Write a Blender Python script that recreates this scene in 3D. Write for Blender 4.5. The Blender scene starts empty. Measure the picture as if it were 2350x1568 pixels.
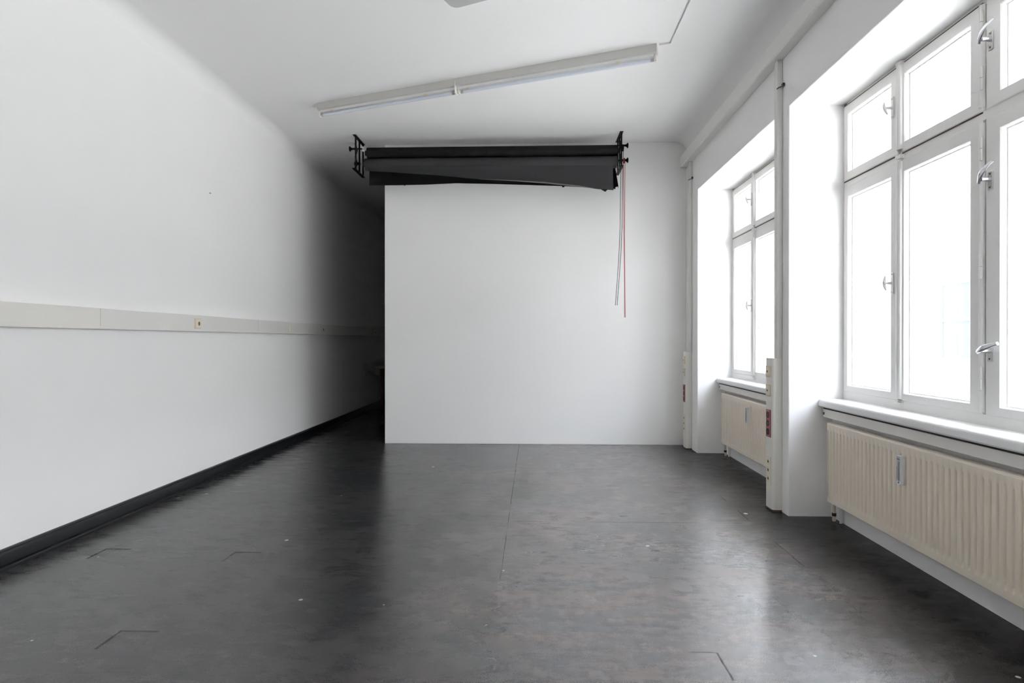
import bpy, bmesh, math, random
from mathutils import Vector, Matrix
random.seed(7)
SC = bpy.context.scene
COL = SC.collection
PI = math.pi

# ------------------------------------------------------------------ camera
cam_d = bpy.data.cameras.new('camera'); cam = bpy.data.objects.new('camera', cam_d); COL.objects.link(cam)
cam_d.sensor_width = 36.0; cam_d.lens = 1400.0 / 2350.0 * 36.0; cam_d.clip_start = 0.05; cam_d.clip_end = 200
cam.location = (0, 0, 1.2)
cam.rotation_euler = (PI/2 - math.atan(4/1400), 0, math.atan(50/1400))
SC.camera = cam

# ------------------------------------------------------------------ daylight
SKY = 14.0
w = bpy.data.worlds.new('overcast_sky'); SC.world = w; w.use_nodes = True
nt = w.node_tree; nt.nodes.clear()
wo = nt.nodes.new('ShaderNodeOutputWorld'); bg = nt.nodes.new('ShaderNodeBackground')
tc = nt.nodes.new('ShaderNodeTexCoord'); sx = nt.nodes.new('ShaderNodeSeparateXYZ')
cr = nt.nodes.new('ShaderNodeValToRGB')
cr.color_ramp.elements[0].position = 0.0; cr.color_ramp.elements[0].color = (0.92, 0.93, 0.95, 1)
cr.color_ramp.elements[1].position = 0.75; cr.color_ramp.elements[1].color = (1.12, 1.23, 1.40, 1)
nt.links.new(tc.outputs['Generated'], sx.inputs[0]); nt.links.new(sx.outputs['Z'], cr.inputs[0])
nt.links.new(cr.outputs[0], bg.inputs[0]); bg.inputs[1].default_value = SKY
nt.links.new(bg.outputs[0], wo.inputs[0])
def portal(y0, y1, z0, z1, x):
    l = bpy.data.lights.new('window_daylight', 'AREA'); l.shape = 'RECTANGLE'
    l.size = z1 - z0; l.size_y = y1 - y0; l.cycles.is_portal = True
    o = bpy.data.objects.new('window_daylight', l); COL.objects.link(o)
    o.location = (x, (y0+y1)/2, (z0+z1)/2); o.rotation_euler = (0, PI/2, 0)
# sun added behind the building to brighten street and house; their bounce lifts the ceiling
sd = bpy.data.lights.new('bounce_sun', 'SUN'); sd.energy = 24; sd.angle = math.radians(6); sd.color = (1.0, 0.965, 0.92)
sun = bpy.data.objects.new('bounce_sun', sd); COL.objects.link(sun); sun.location = (-10, 3, 20)
sun.rotation_euler = Vector((0.22, 0.10, -0.97)).to_track_quat('-Z', 'Y').to_euler()
for a, b in ((2.14, 4.21), (4.45, 6.52), (-0.17, 1.90)):
    portal(a, b, 0.8, 2.79, 2.42)
SC.view_settings.view_transform = 'Standard'; SC.view_settings.look = 'None'
SC.view_settings.gamma = 1; SC.view_settings.use_curve_mapping = False
SC.view_settings.exposure = 0.08
SC.cycles.max_bounces = 10; SC.cycles.diffuse_bounces = 7; SC.cycles.glossy_bounces = 5
SC.cycles.use_adaptive_sampling = True; SC.cycles.adaptive_threshold = 0.03
SC.cycles.transparent_max_bounces = 24; SC.cycles.transmission_bounces = 8
SC.cycles.use_denoising = True; SC.cycles.sample_clamp_indirect = 8

# ------------------------------------------------------------------ materials
MAT = {}
def N(nt, t, **kw):
    n = nt.nodes.new(t)
    for k, v in kw.items():
        if k in n.inputs: n.inputs[k].default_value = v
        else: setattr(n, k, v)
    return n
def mat(name, col, rough=0.6, metal=0.0, var=0.04, scale=6.0, bump=0.0, bscale=60.0, spec=0.5, coat=0.0, bdist=0.002):
    m = bpy.data.materials.new(name); m.use_nodes = True; nt = m.node_tree
    b = nt.nodes['Principled BSDF']
    b.inputs['Roughness'].default_value = rough; b.inputs['Metallic'].default_value = metal
    b.inputs['Specular IOR Level'].default_value = spec; b.inputs['Coat Weight'].default_value = coat
    t = N(nt, 'ShaderNodeTexCoord'); n = N(nt, 'ShaderNodeTexNoise', Scale=scale, Detail=4.0)
    nt.links.new(t.outputs['Object'], n.inputs['Vector'])
    mx = N(nt, 'ShaderNodeMix', data_type='RGBA')
    mx.inputs['A'].default_value = tuple(c*(1-var) for c in col) + (1,)
    mx.inputs['B'].default_value = tuple(min(1, c*(1+var)) for c in col) + (1,)
    nt.links.new(n.outputs['Fac'], mx.inputs['Factor']); nt.links.new(mx.outputs['Result'], b.inputs['Base Color'])
    if bump:
        n2 = N(nt, 'ShaderNodeTexNoise', Scale=bscale, Detail=5.0)
        bp = N(nt, 'ShaderNodeBump', Strength=bump, Distance=bdist)
        nt.links.new(t.outputs['Object'], n2.inputs['Vector']); nt.links.new(n2.outputs['Fac'], bp.inputs['Height'])
        nt.links.new(bp.outputs[0], b.inputs['Normal'])
    MAT[name] = m
    return m
mat('wall_paint', (0.915, 0.91, 0.90), 0.55, var=0.012, scale=1.3, bump=0.25, bscale=9, spec=0.25, bdist=0.004)
mat('ceiling_paint', (0.90, 0.895, 0.885), 0.8, var=0.015, scale=0.9, bump=0.2, bscale=8, spec=0.2, bdist=0.003)
mat('frame_paint', (0.82, 0.81, 0.79), 0.35, var=0.02, scale=9)
mat('sill_paint', (0.88, 0.88, 0.88), 0.3, var=0.01)
mat('duct_plastic', (0.79, 0.78, 0.745), 0.4, var=0.02, scale=3)
mat('duct_plastic_old', (0.81, 0.79, 0.735), 0.4, var=0.02, scale=3)
mat('beam_paint', (0.80, 0.79, 0.765), 0.45, var=0.02, scale=2)
mat('radiator_enamel', (0.88, 0.79, 0.67), 0.32, var=0.03, scale=5)
mat('fascia_paint', (0.85, 0.82, 0.78), 0.4, var=0.02, scale=4)
mat('socket_beige', (0.76, 0.66, 0.47), 0.35, var=0.02)
mat('socket_cream', (0.80, 0.76, 0.64), 0.35, var=0.02)
mat('socket_red', (0.33, 0.035, 0.06), 0.3, var=0.04)
mat('socket_dark', (0.12, 0.075, 0.045), 0.6)
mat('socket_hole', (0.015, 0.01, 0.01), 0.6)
mat('chrome', (0.75, 0.76, 0.80), 0.18, metal=1.0, var=0.02)
mat('lever_painted', (0.72, 0.71, 0.70), 0.3, metal=0.3, var=0.02)
mat('plate_metal', (0.55, 0.52, 0.51), 0.35, metal=0.7, var=0.05)
mat('black_steel', (0.005, 0.005, 0.005), 0.45, var=0.2, spec=0.25)
mat('black_paper', (0.006, 0.006, 0.0065), 0.75, var=0.1, spec=0.3)
mat('charcoal_paper', (0.034, 0.034, 0.036), 0.6, var=0.05, spec=0.35)
mat('paper_edge', (0.16, 0.145, 0.14), 0.6)
mat('white_plastic', (0.8, 0.8, 0.79), 0.3)
mat('dull_grey', (0.5, 0.5, 0.49), 0.5, var=0.02)
mat('lamp_body', (0.62, 0.61, 0.58), 0.35, var=0.02)
mat('lamp_reflector', (0.82, 0.82, 0.80), 0.25, var=0.01)
mat('tube_glass', (0.74, 0.78, 0.87), 0.15, var=0.01)
mat('chain_black', (0.015, 0.015, 0.017), 0.35)
mat('chain_red', (0.42, 0.04, 0.05), 0.35)
mat('red_plastic', (0.18, 0.008, 0.015), 0.35)
mat('dark_metal', (0.10, 0.085, 0.07), 0.4, metal=0.6)
mat('rust', (0.10, 0.045, 0.02), 0.8, var=0.3, scale=60)
mat('meter_blue', (0.02, 0.10, 0.35), 0.4)
mat('meter_black', (0.015, 0.02, 0.025), 0.3)
mat('meter_grey', (0.55, 0.57, 0.59), 0.25)
mat('facade_plaster', (0.42, 0.41, 0.40), 0.9, var=0.03)
mat('facade_pane', (0.052, 0.066, 0.072), 0.5, var=0.02, spec=0.1)
mat('street_stone', (0.5, 0.49, 0.47), 0.9)
mat('table_top', (0.30, 0.27, 0.24), 0.5)
mat('table_leg', (0.10, 0.04, 0.03), 0.5)

def glass():
    m = bpy.data.materials.new('window_glass'); m.use_nodes = True; nt = m.node_tree; nt.nodes.clear()
    o = N(nt, 'ShaderNodeOutputMaterial'); mx = N(nt, 'ShaderNodeMixShader')
    t = N(nt, 'ShaderNodeBsdfTransparent'); t.inputs[0].default_value = (0.985, 0.985, 0.985, 1)
    g = N(nt, 'ShaderNodeBsdfGlossy', Roughness=0.02); f = N(nt, 'ShaderNodeLayerWeight', Blend=0.5)
    pw = N(nt, 'ShaderNodeMath', operation='POWER'); pw.inputs[1].default_value = 5.0
    ad = N(nt, 'ShaderNodeMath', operation='MULTIPLY_ADD'); ad.inputs[1].default_value = 0.6; ad.inputs[2].default_value = 0.02
    nt.links.new(f.outputs['Facing'], pw.inputs[0]); nt.links.new(pw.outputs[0], ad.inputs[0]); nt.links.new(ad.outputs[0], mx.inputs[0]); nt.links.new(t.outputs[0], mx.inputs[1]); nt.links.new(g.outputs[0], mx.inputs[2])
    nt.links.new(mx.outputs[0], o.inputs[0]); MAT['glass'] = m
glass()

HATCH = [(-1.705, -1.540, 2.300, 2.458), (-1.690, -1.534, 3.242, 3.393), (-2.456, -2.306, 3.250, 3.420)]
def floor_mat():
    m = bpy.data.materials.new('black_floor'); m.use_nodes = True; nt = m.node_tree; L = nt.links.new
    b = nt.nodes['Principled BSDF']; b.inputs['IOR'].default_value = 2.02
    t = N(nt, 'ShaderNodeTexCoord'); P = t.outputs['Object']
    sp = N(nt, 'ShaderNodeSeparateXYZ'); L(P, sp.inputs[0])
    def mapp(sc, rot=(0, 0, 0), loc=(0, 0, 0)):
        q = N(nt, 'ShaderNodeMapping'); q.inputs['Scale'].default_value = sc; q.inputs['Rotation'].default_value = rot; q.inputs['Location'].default_value = loc
        L(P, q.inputs[0]); return q.outputs[0]
    def noise(vec, s, d=5.0, r=0.55, dist=0.0):
        n = N(nt, 'ShaderNodeTexNoise', Scale=s, Detail=d, Roughness=r, Distortion=dist); L(vec, n.inputs['Vector']); return n.outputs['Fac']
    def ramp(v, stops):
        r = N(nt, 'ShaderNodeValToRGB'); e = r.color_ramp.elements
        e[0].position, e[0].color = stops[0][0], stops[0][1]; e[1].position, e[1].color = stops[-1][0], stops[-1][1]
        for p, c in stops[1:-1]:
            k = e.new(p); k.color = c
        L(v, r.inputs[0]); return r.outputs[0]
    def g(v): return (v, v, v, 1)
    def M(op, a, b_=None, c=None):
        n = N(nt, 'ShaderNodeMath', operation=op)
        for i, v in enumerate((a, b_, c)):
            if v is None: continue
            if isinstance(v, (int, float)): n.inputs[i].default_value = v
            else: L(v, n.inputs[i])
        return n.outputs[0]
    def N2(v, lo, hi):
        n = N(nt, 'ShaderNodeMapRange', interpolation_type='SMOOTHSTEP'); L(v, n.inputs['Value'])
        n.inputs['From Min'].default_value = lo; n.inputs['From Max'].default_value = hi; return n.outputs[0]
    def mix(f, a, b_):
        n = N(nt, 'ShaderNodeMix', data_type='RGBA')
        if isinstance(f, float): n.inputs['Factor'].default_value = f
        else: L(f, n.inputs['Factor'])
        for k, v in (('A', a), ('B', b_)):
            if isinstance(v, tuple): n.inputs[k].default_value = v
            else: L(v, n.inputs[k])
        return n.outputs['Result']
    # worn paint: dark coat, brownish worn patches, chalky scuffs
    big = noise(mapp((0.55, 0.8, 1)), 1.1, 5, 0.6, 0.4)
    mid = noise(mapp((1, 2.2, 1)), 5.5, 6, 0.65)
    fine = noise(mapp((14, 70, 1)), 2.2, 4, 0.7)
    grit = noise(P, 240, 3, 0.7)
    base = ramp(M('ADD', M('MULTIPLY', big, 0.6), M('MULTIPLY', mid, 0.4)),
                [(0.36, (0.005, 0.0056, 0.0066, 1)), (0.5, (0.011, 0.011, 0.0115, 1)), (0.66, (0.028, 0.023, 0.021, 1))])
    # the walked-on strip along the middle is worn to a grey-brown; the edges keep the black coat
    wx = M('ADD', sp.outputs['X'], M('MULTIPLY', M('SUBTRACT', noise(mapp((1.2, .8, 1)), 1.4, 5, .65, .5), .5), 1.3))
    wr_ = M('MULTIPLY', N2(wx, -0.85, 0.25), N2(wx, 1.62, 1.05))
    worn = ramp(M('ADD', M('MULTIPLY', noise(mapp((.7, 1.5, 1), (0, 0, 0), (3, 1, 0)), 2.4, 6, .6), .6), M('MULTIPLY', mid, .4)), [(0.30, (0.080, 0.081, 0.085, 1)), (0.47, (0.118, 0.115, 0.114, 1)), (0.55, (0.145, 0.122, 0.112, 1)), (0.72, (0.215, 0.174, 0.156, 1))])
    base = mix(M('MULTIPLY', wr_, 0.9), base, worn)
    base = mix(M('MULTIPLY', ramp(fine, [(0.5, g(0)), (0.75, g(1))]), 0.25), base, (0.09, 0.088, 0.09, 1))
    base = mix(M('MULTIPLY', ramp(grit, [(0.5, g(0)), (0.8, g(1))]), 0.4), base, (0.12, 0.12, 0.125, 1))
    def arcs(rot, sc, seed, wd):
        n = noise(mapp((sc, sc*1.25, 1), (0, 0, rot), (seed, seed*.7, 0)), 1.0, 1.5, 0.4, 0.9)
        l = ramp(M('ABSOLUTE', M('SUBTRACT', n, 0.5)), [(0.0, g(1)), (wd, g(0))])
        l = M('MULTIPLY', l, ramp(noise(mapp((1, 1, 1), (0, 0, 0), (seed, 2, 0)), 2.3, 2), [(0.54, g(0)), (0.64, g(1))]))
        return M('MULTIPLY', l, ramp(noise(P, 38, 4, .7), [(0.42, g(0.15)), (0.6, g(1))]))
    scf = M('MAXIMUM', M('MAXIMUM', arcs(.3, 2.2, 1.0, .005), arcs(1.9, 3.6, 5.0, .007)), arcs(2.7, 6.0, 9.0, .010))
    base = mix(M('MULTIPLY', scf, 0.32), base, (0.24, 0.225, 0.205, 1))
    # cloudy smears left by shoes and cloths
    v = N(nt, 'ShaderNodeTexVoronoi', feature='F1', Scale=2.6, Randomness=1.0)
    dv_ = N(nt, 'ShaderNodeVectorMath', operation='ADD'); nn = N(nt, 'ShaderNodeTexNoise', Scale=5.0, Detail=3.0); L(P, nn.inputs['Vector'])
    sc_ = N(nt, 'ShaderNodeVectorMath', operation='SCALE'); L(nn.outputs['Color'], sc_.inputs[0]); sc_.inputs['Scale'].default_value = 0.12
    L(P, dv_.inputs[0]); L(sc_.outputs[0], dv_.inputs[1]); L(dv_.outputs[0], v.inputs['Vector'])
    ring = ramp(v.outputs['Distance'], [(0.0, g(0.35)), (0.09, g(0.55)), (0.125, g(1)), (0.150, g(0))])
    sv = N(nt, 'ShaderNodeSeparateColor'); L(v.outputs['Color'], sv.inputs[0])
    ring = M('MULTIPLY', ring, M('GREATER_THAN', sv.outputs[0], 0.45))
    ring = M('MULTIPLY', ring, ramp(noise(mapp((1, 1.8, 1)), 21, 6, .75), [(0.40, g(0)), (0.58, g(1))]))
    base = mix(M('MULTIPLY', ring, 0.55), base, (0.20, 0.20, 0.20, 1))
    # paint splashes
    v2 = N(nt, 'ShaderNodeTexVoronoi', feature='F1', Scale=7.5, Randomness=1.0); L(P, v2.inputs['Vector'])
    s2 = N(nt, 'ShaderNodeSeparateColor'); L(v2.outputs['Color'], s2.inputs[0])
    rad = M('MULTIPLY', M('MULTIPLY', s2.outputs[1], s2.outputs[1]), 0.13)
    dot = M('MULTIPLY', M('LESS_THAN', v2.outputs['Distance'], rad), M('GREATER_THAN', s2.outputs[0], 0.78))
    base = mix(dot, base, (0.62, 0.60, 0.56, 1))
    v3 = N(nt, 'ShaderNodeTexVoronoi', feature='F1', Scale=2.6, Randomness=1.0); L(mapp((1, 1.3, 1), (0, 0, 1.1)), v3.inputs['Vector'])
    s3 = N(nt, 'ShaderNodeSeparateColor'); L(v3.outputs['Color'], s3.inputs[0])
    chip = M('MULTIPLY', M('LESS_THAN', v3.outputs['Distance'], M('MULTIPLY', s3.outputs[1], 0.05)), M('GREATER_THAN', s3.outputs[0], 0.5))
    base = mix(chip, base, (0.003, 0.003, 0.003, 1))
    # seams of the sheet
    wob = M('MULTIPLY', M('SUBTRACT', noise(P, 6, 2), 0.5), 0.010)
    X = M('ADD', sp.outputs['X'], wob); Y = M('ADD', sp.outputs['Y'], wob)
    def band(c, x0, wd): return M('LESS_THAN', M('ABSOLUTE', M('SUBTRACT', c, x0)), wd)
    def rng(c, a, b_): return M('MULTIPLY', M('GREATER_THAN', c, a), M('LESS_THAN', c, b_))
    seam = M('MULTIPLY', band(X, -0.168, 0.0020), rng(Y, 3.05, 7.0))
    seam = M('MULTIPLY', seam, ramp(noise(P, 4.5, 3), [(0.36, g(.2)), (0.5, g(1))]))
    seam = M('MAXIMUM', seam, M('MULTIPLY', M('MULTIPLY', band(X, 1.43, 0.003), rng(Y, 2.0, 4.75)), ramp(noise(P, 2.2, 2), [(0.45, g(0)), (0.55, g(.9))])))
    seam = M('MAXIMUM', seam, M('MULTIPLY', band(Y, 2.362, 0.003), rng(X, 0.59, 0.70)))
    seam = M('MAXIMUM', seam, M('MULTIPLY', band(X, 0.702, 0.004), rng(Y, 2.17, 2.362)))
    seam = M('MAXIMUM', seam, M('MULTIPLY', M('MULTIPLY', band(Y, 4.03, 0.004), rng(X, -0.12, 1.36)), ramp(noise(P, 3.0, 2), [(0.42, g(0)), (0.55, g(1))])))
    soft = M('MULTIPLY', M('MULTIPLY', band(X, -0.085, 0.035), rng(Y, 4.6, 7.0)), 0.4)
    base = mix(soft, base, (0.006, 0.006, 0.006, 1))
    base = mix(seam, base, (0.002, 0.002, 0.002, 1))
    L(base, b.inputs['Base Color'])
    # the margin nobody walks on, along the window wall, has stayed matt
    L(M('SUBTRACT', 0.5, M('MULTIPLY', N2(M('ADD', sp.outputs['X'], M('MULTIPLY', mid, 0.2)), 1.25, 1.85), 0.45)), b.inputs['Specular IOR Level'])
    ro = M('ADD', 0.13, M('MULTIPLY', mid, 0.11)); ro = M('ADD', ro, M('MULTIPLY', big, 0.10)); ro = M('ADD', ro, M('MULTIPLY', grit, 0.08))
    ro = M('ADD', ro, M('MULTIPLY', ring, 0.08)); ro = M('ADD', ro, M('MULTIPLY', seam, 0.3))
    L(ro, b.inputs['Roughness'])
    h = M('ADD', M('MULTIPLY', noise(mapp((1, 2.2, 1)), 5.5, 2, 0.5), 0.5), M('MULTIPLY', noise(mapp((2.5, 9, 1)), 4.0, 2, .5), 0.5))
    h = M('ADD', h, M('MULTIPLY', grit, 0.05)); h = M('SUBTRACT', h, M('MULTIPLY', seam, 1.2)); h = M('SUBTRACT', h, M('MULTIPLY', chip, 0.6))
    bp = N(nt, 'ShaderNodeBump', Strength=0.35, Distance=0.0016); L(h, bp.inputs['Height']); L(bp.outputs[0], b.inputs['Normal'])
    MAT['floor'] = m
floor_mat()

def base_mat():
    m = mat('baseboard_black', (0.011, 0.012, 0.014), 0.28, var=0.3, scale=8, bump=0.3, bscale=30)
    nt = m.node_tree; L = nt.links.new; b = nt.nodes['Principled BSDF']
    src = b.inputs['Base Color'].links[0].from_socket
    t = N(nt, 'ShaderNodeTexCoord'); v = N(nt, 'ShaderNodeTexVoronoi', Scale=9.0); L(t.outputs['Object'], v.inputs['Vector'])
    s = N(nt, 'ShaderNodeSeparateColor'); L(v.outputs['Color'], s.inputs[0])
    a = N(nt, 'ShaderNodeMath', operation='LESS_THAN'); L(v.outputs['Distance'], a.inputs[0]); a.inputs[1].default_value = 0.045
    c = N(nt, 'ShaderNodeMath', operation='GREATER_THAN'); L(s.outputs[0], c.inputs[0]); c.inputs[1].default_value = 0.62
    d = N(nt, 'ShaderNodeMath', operation='MULTIPLY'); L(a.outputs[0], d.inputs[0]); L(c.outputs[0], d.inputs[1])
    mx = N(nt, 'ShaderNodeMix', data_type='RGBA'); L(d.outputs[0], mx.inputs['Factor']); L(src, mx.inputs['A']); mx.inputs['B'].default_value = (0.6, 0.6, 0.6, 1)
    L(mx.outputs['Result'], b.inputs['Base Color'])
base_mat()

# ------------------------------------------------------------------ mesh helpers
def box(bm, x0, x1, y0, y1, z0, z1, bev=0.0, seg=2):
    r = bmesh.ops.create_cube(bm, size=1.0)
    vs = r['verts']
    for v in vs:
        v.co = Vector((x0 + (v.co.x+.5)*(x1-x0), y0 + (v.co.y+.5)*(y1-y0), z0 + (v.co.z+.5)*(z1-z0)))
    if bev > 0:
        es = list({e for v in vs for e in v.link_edges})
        bmesh.ops.bevel(bm, geom=es, offset=bev, segments=seg, profile=0.5, affect='EDGES')
    return bm
def prism(bm, pts, axis, a, b):
    """closed 2D outline extruded from a to b along axis ('x': pts=(y,z), 'y': pts=(x,z), 'z': pts=(x,y))"""
    def P(p, t):
        return {'x': (t, p[0], p[1]), 'y': (p[0], t, p[1]), 'z': (p[0], p[1], t)}[axis]
    A = [bm.verts.new(P(p, a)) for p in pts]; B = [bm.verts.new(P(p, b)) for p in pts]
    n = len(pts)
    fs = [bm.faces.new(A), bm.faces.new(B[::-1])]
    for i in range(n): fs.append(bm.faces.new((A[i], B[i], B[(i+1) % n], A[(i+1) % n])))
    bmesh.ops.recalc_face_normals(bm, faces=fs)
    return bm
def tube(bm, pts, r, seg=10, cap=True):
    pts = [Vector(p) for p in pts]; rings = []
    for i, p in enumerate(pts):
        d = (pts[min(i+1, len(pts)-1)] - pts[max(i-1, 0)]).normalized()
        u = d.cross(Vector((0, 0, 1)));
        if u.length < 1e-3: u = d.cross(Vector((1, 0, 0)))
        u.normalize(); v = d.cross(u)
        rr = r[i] if isinstance(r, (list, tuple)) else r
        rings.append([bm.verts.new(p + (u*math.cos(2*PI*k/seg) + v*math.sin(2*PI*k/seg))*rr) for k in range(seg)])
    for a, b in zip(rings, rings[1:]):
        for k in range(seg): bm.faces.new((a[k], a[(k+1) % seg], b[(k+1) % seg], b[k]))
    if cap: bm.faces.new(rings[0][::-1]); bm.faces.new(rings[-1])
    return bm
def B(): return bmesh.new()
def obj(name, bm, m, parent=None, smooth=False, bevel=0.0):
    bmesh.ops.recalc_face_normals(bm, faces=bm.faces[:])
    me = bpy.data.meshes.new(name); bm.to_mesh(me); bm.free()
    me.materials.append(MAT[m])
    o = bpy.data.objects.new(name, me); COL.objects.link(o)
    if smooth: me.shade_smooth(); me.set_sharp_from_angle(angle=math.radians(35))
    if bevel:
        md = o.modifiers.new('bevel', 'BEVEL'); md.width = bevel; md.segments = 2; md.limit_method = 'ANGLE'; md.angle_limit = math.radians(40)
    if parent: o.parent = parent
    return o
def tag(o, label=None, cat=None, group=None, kind=None):
    if label: o['label'] = label
    if cat: o['category'] = cat
    if group: o['group'] = group
    if kind: o['kind'] = kind
    return o
def thing(name, label, cat, loc=(0, 0, 0), group=None, kind=None):
    o = bpy.data.objects.new(name, None); o.empty_display_size = 0.1; COL.objects.link(o)
    o.location = loc
    return tag(o, label, cat, group, kind)
def kids(o): return [c for c in bpy.data.objects if c.parent == o]
def copy_tree(o, parent=None):
    c = o.copy(); COL.objects.link(c); c.parent = parent
    for ch in kids(o): copy_tree(ch, c)
    return c
def part_at(p, bmf, *a, **k): return obj(*a, **k)

LX, RX, CZ = -2.785, 1.73, 3.45       # left wall, right wall, ceiling height
PY = 7.0                              # face of the back partition
OPEN = [(2.14, 4.21), (4.45, 6.52), (-0.17, 1.90)]  # last opening is unseen, added for light

# ------------------------------------------------------------------ floor with sunk access plates
bm = B()
xs = sorted({LX - .12, RX + .31} | {v for h in HATCH for v in h[:2]})
ys = sorted({-2.6, 13.1} | {v for h in HATCH for v in h[2:]})
V = {}
def fv(x, y, z=0.0):
    k = (round(x, 4), round(y, 4), round(z, 4))
    if k not in V: V[k] = bm.verts.new((x, y, z))
    return V[k]
for i in range(len(xs)-1):
    for j in range(len(ys)-1):
        x0, x1, y0, y1 = xs[i], xs[i+1], ys[j], ys[j+1]
        cx, cy = (x0+x1)/2, (y0+y1)/2
        hh = [h for h in HATCH if h[0] < cx < h[1] and h[2] < cy < h[3]]
        if not hh: bm.faces.new((fv(x0, y0), fv(x1, y0), fv(x1, y1), fv(x0, y1)))
for a, b, c, d in HATCH:
    e = 0.006
    cs = [(a, c), (b, c), (b, d), (a, d)]; ci = [(a+e, c+e), (b-e, c+e), (b-e, d-e), (a+e, d-e)]
    # ring edges of the hatch may be split by other grid lines: keep one quad per side, sunk slope
    for k in range(4):
        p, q = cs[k], cs[(k+1) % 4]; pi_, qi = ci[k], ci[(k+1) % 4]
        bm.faces.new([bm.verts.new((p[0], p[1], 0)), bm.verts.new((q[0], q[1], 0)), bm.verts.new((qi[0], qi[1], -0.005)), bm.verts.new((pi_[0], pi_[1], -0.005))])
    bm.faces.new([bm.verts.new((p[0], p[1], -0.005)) for p in ci])
# slab sides
box(bm, LX-.12, RX+.31, -2.6, 13.1, -0.25, -0.012)
fl = obj('floor', bm, 'floor'); tag(fl, 'worn black painted floor with seams and scuffs', 'floor', kind='structure')
for i, (a, b, c, d) in enumerate(HATCH):
    bm = B(); box(bm, a+.0063, b-.0063, c+.0063, d-.0063, -0.0075, -0.0042)
    tag(obj('floor_hatch', bm, 'floor'), ['square sunken black access plate in the floor, nearest the camera at lower left',
        'square sunken black access plate in the floor, right one of the farther two',
        'square sunken black access plate in the floor, the one closest to the left baseboard'][i], 'floor hatch', 'access plates in the floor')

# ------------------------------------------------------------------ ceiling with rounded coves
bm = B()
pr = [(LX - .12, 3.6), (LX - .12, CZ - .11), (LX, CZ - .11)]
R1 = 0.11
for k in range(1, 9):
    a = k/8*PI/2; pr.append((LX + R1 - R1*math.cos(a), CZ - R1 + R1*math.sin(a)))
R2 = 0.15
for k in range(0, 9):
    a = k/8*PI/2; pr.append((RX - R2 + R2*math.sin(a), CZ - R2 + R2*math.cos(a)))
pr += [(RX + .6, CZ - R2), (RX + .6, 3.6)]
prism(bm, pr, 'y', -2.6, 13.1)
tag(obj('ceiling', bm, 'ceiling_paint', smooth=True), 'white plaster ceiling with softly rounded edges', 'ceiling', kind='structure')

# ------------------------------------------------------------------ walls
bm = B(); box(bm, LX - .12, LX, -2.6, 13.1, 0, CZ)
tag(obj('wall_left', bm, 'wall_paint'), 'long white wall on the left', 'wall', kind='structure')
bm = B(); box(bm, -1.722, RX, PY, PY + .14, 0, CZ, 0.004)
tag(obj('wall_back', bm, 'wall_paint'), 'white partition wall closing the room behind the hanging paper rolls', 'wall', kind='structure')
bm = B(); box(bm, LX, RX, 13.0, 13.12, 0, CZ)
tag(obj('wall_far', bm, 'wall_paint'), 'far wall at the dark end of the passage', 'wall', kind='structure')
bm = B(); box(bm, LX, RX, -2.62, -2.5, 0, CZ)
tag(obj('wall_rear', bm, 'wall_paint'), 'white wall behind the camera', 'wall', kind='structure')

# right wall as one stepped surface: piers, lintels, window openings and radiator niches
NX = 2.02; OX = 2.42
ys = sorted({-2.6, 13.1} | {v for o in OPEN for v in o}); zs = [0.0, 0.7475, 2.79, CZ]
def front(yc, zc):
    for a, b in OPEN:
        if a < yc < b:
            if zc < 0.7475: return NX
            if zc < 2.79: return None
    return RX
bm = B(); V = {}
def rv(x, y, z):
    k = (round(x, 4), round(y, 4), round(z, 4))
    if k not in V: V[k] = bm.verts.new((x, y, z))
    return V[k]
def q(*p): bm.faces.new([rv(*c) for c in p])
ny, nz = len(ys)-1, len(zs)-1
F = [[front((ys[i]+ys[i+1])/2, (zs[j]+zs[j+1])/2) for j in range(nz)] for i in range(ny)]
for i in range(ny):
    for j in range(nz):
        f = F[i][j]; y0, y1, z0, z1 = ys[i], ys[i+1], zs[j], zs[j+1]
        if f is not None:
            q((f, y0, z0), (f, y0, z1), (f, y1, z1), (f, y1, z0)); q((OX, y0, z0), (OX, y1, z0), (OX, y1, z1), (OX, y0, z1))
        if i < ny-1:
            g_ = F[i+1][j]; a = f if f is not None else OX; b = g_ if g_ is not None else OX
            if abs(a-b) > 1e-6: q((a, y1, z0), (a, y1, z1), (b, y1, z1), (b, y1, z0))
        if j < nz-1:
            g_ = F[i][j+1]; a = f if f is not None else OX; b = g_ if g_ is not None else OX
            if abs(a-b) > 1e-6: q((a, y0, z1), (b, y0, z1), (b, y1, z1), (a, y1, z1))
q((RX, -2.6, 0), (OX, -2.6, 0), (OX, -2.6, CZ), (RX, -2.6, CZ)); q((RX, 13.1, 0), (OX, 13.1, 0), (OX, 13.1, CZ), (RX, 13.1, CZ))
wr = obj('wall_right', bm, 'wall_paint', bevel=0.006)
tag(wr, 'white outer wall on the right with deep window openings', 'wall', kind='structure')

# baseboard along the left wall
bm = B()
prism(bm, [(LX, 0.0), (LX+.046, 0.0), (LX+.046, .012), (LX+.040, .020), (LX+.026, .024), (LX+.026, .078), (LX+.022, .090), (LX+.012, .099), (LX, .102)], 'y', -2.5, 13.0)
tag(obj('baseboard_left', bm, 'baseboard_black', smooth=True), 'glossy black baseboard with chipped paint along the left wall', 'baseboard', kind='structure')

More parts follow.
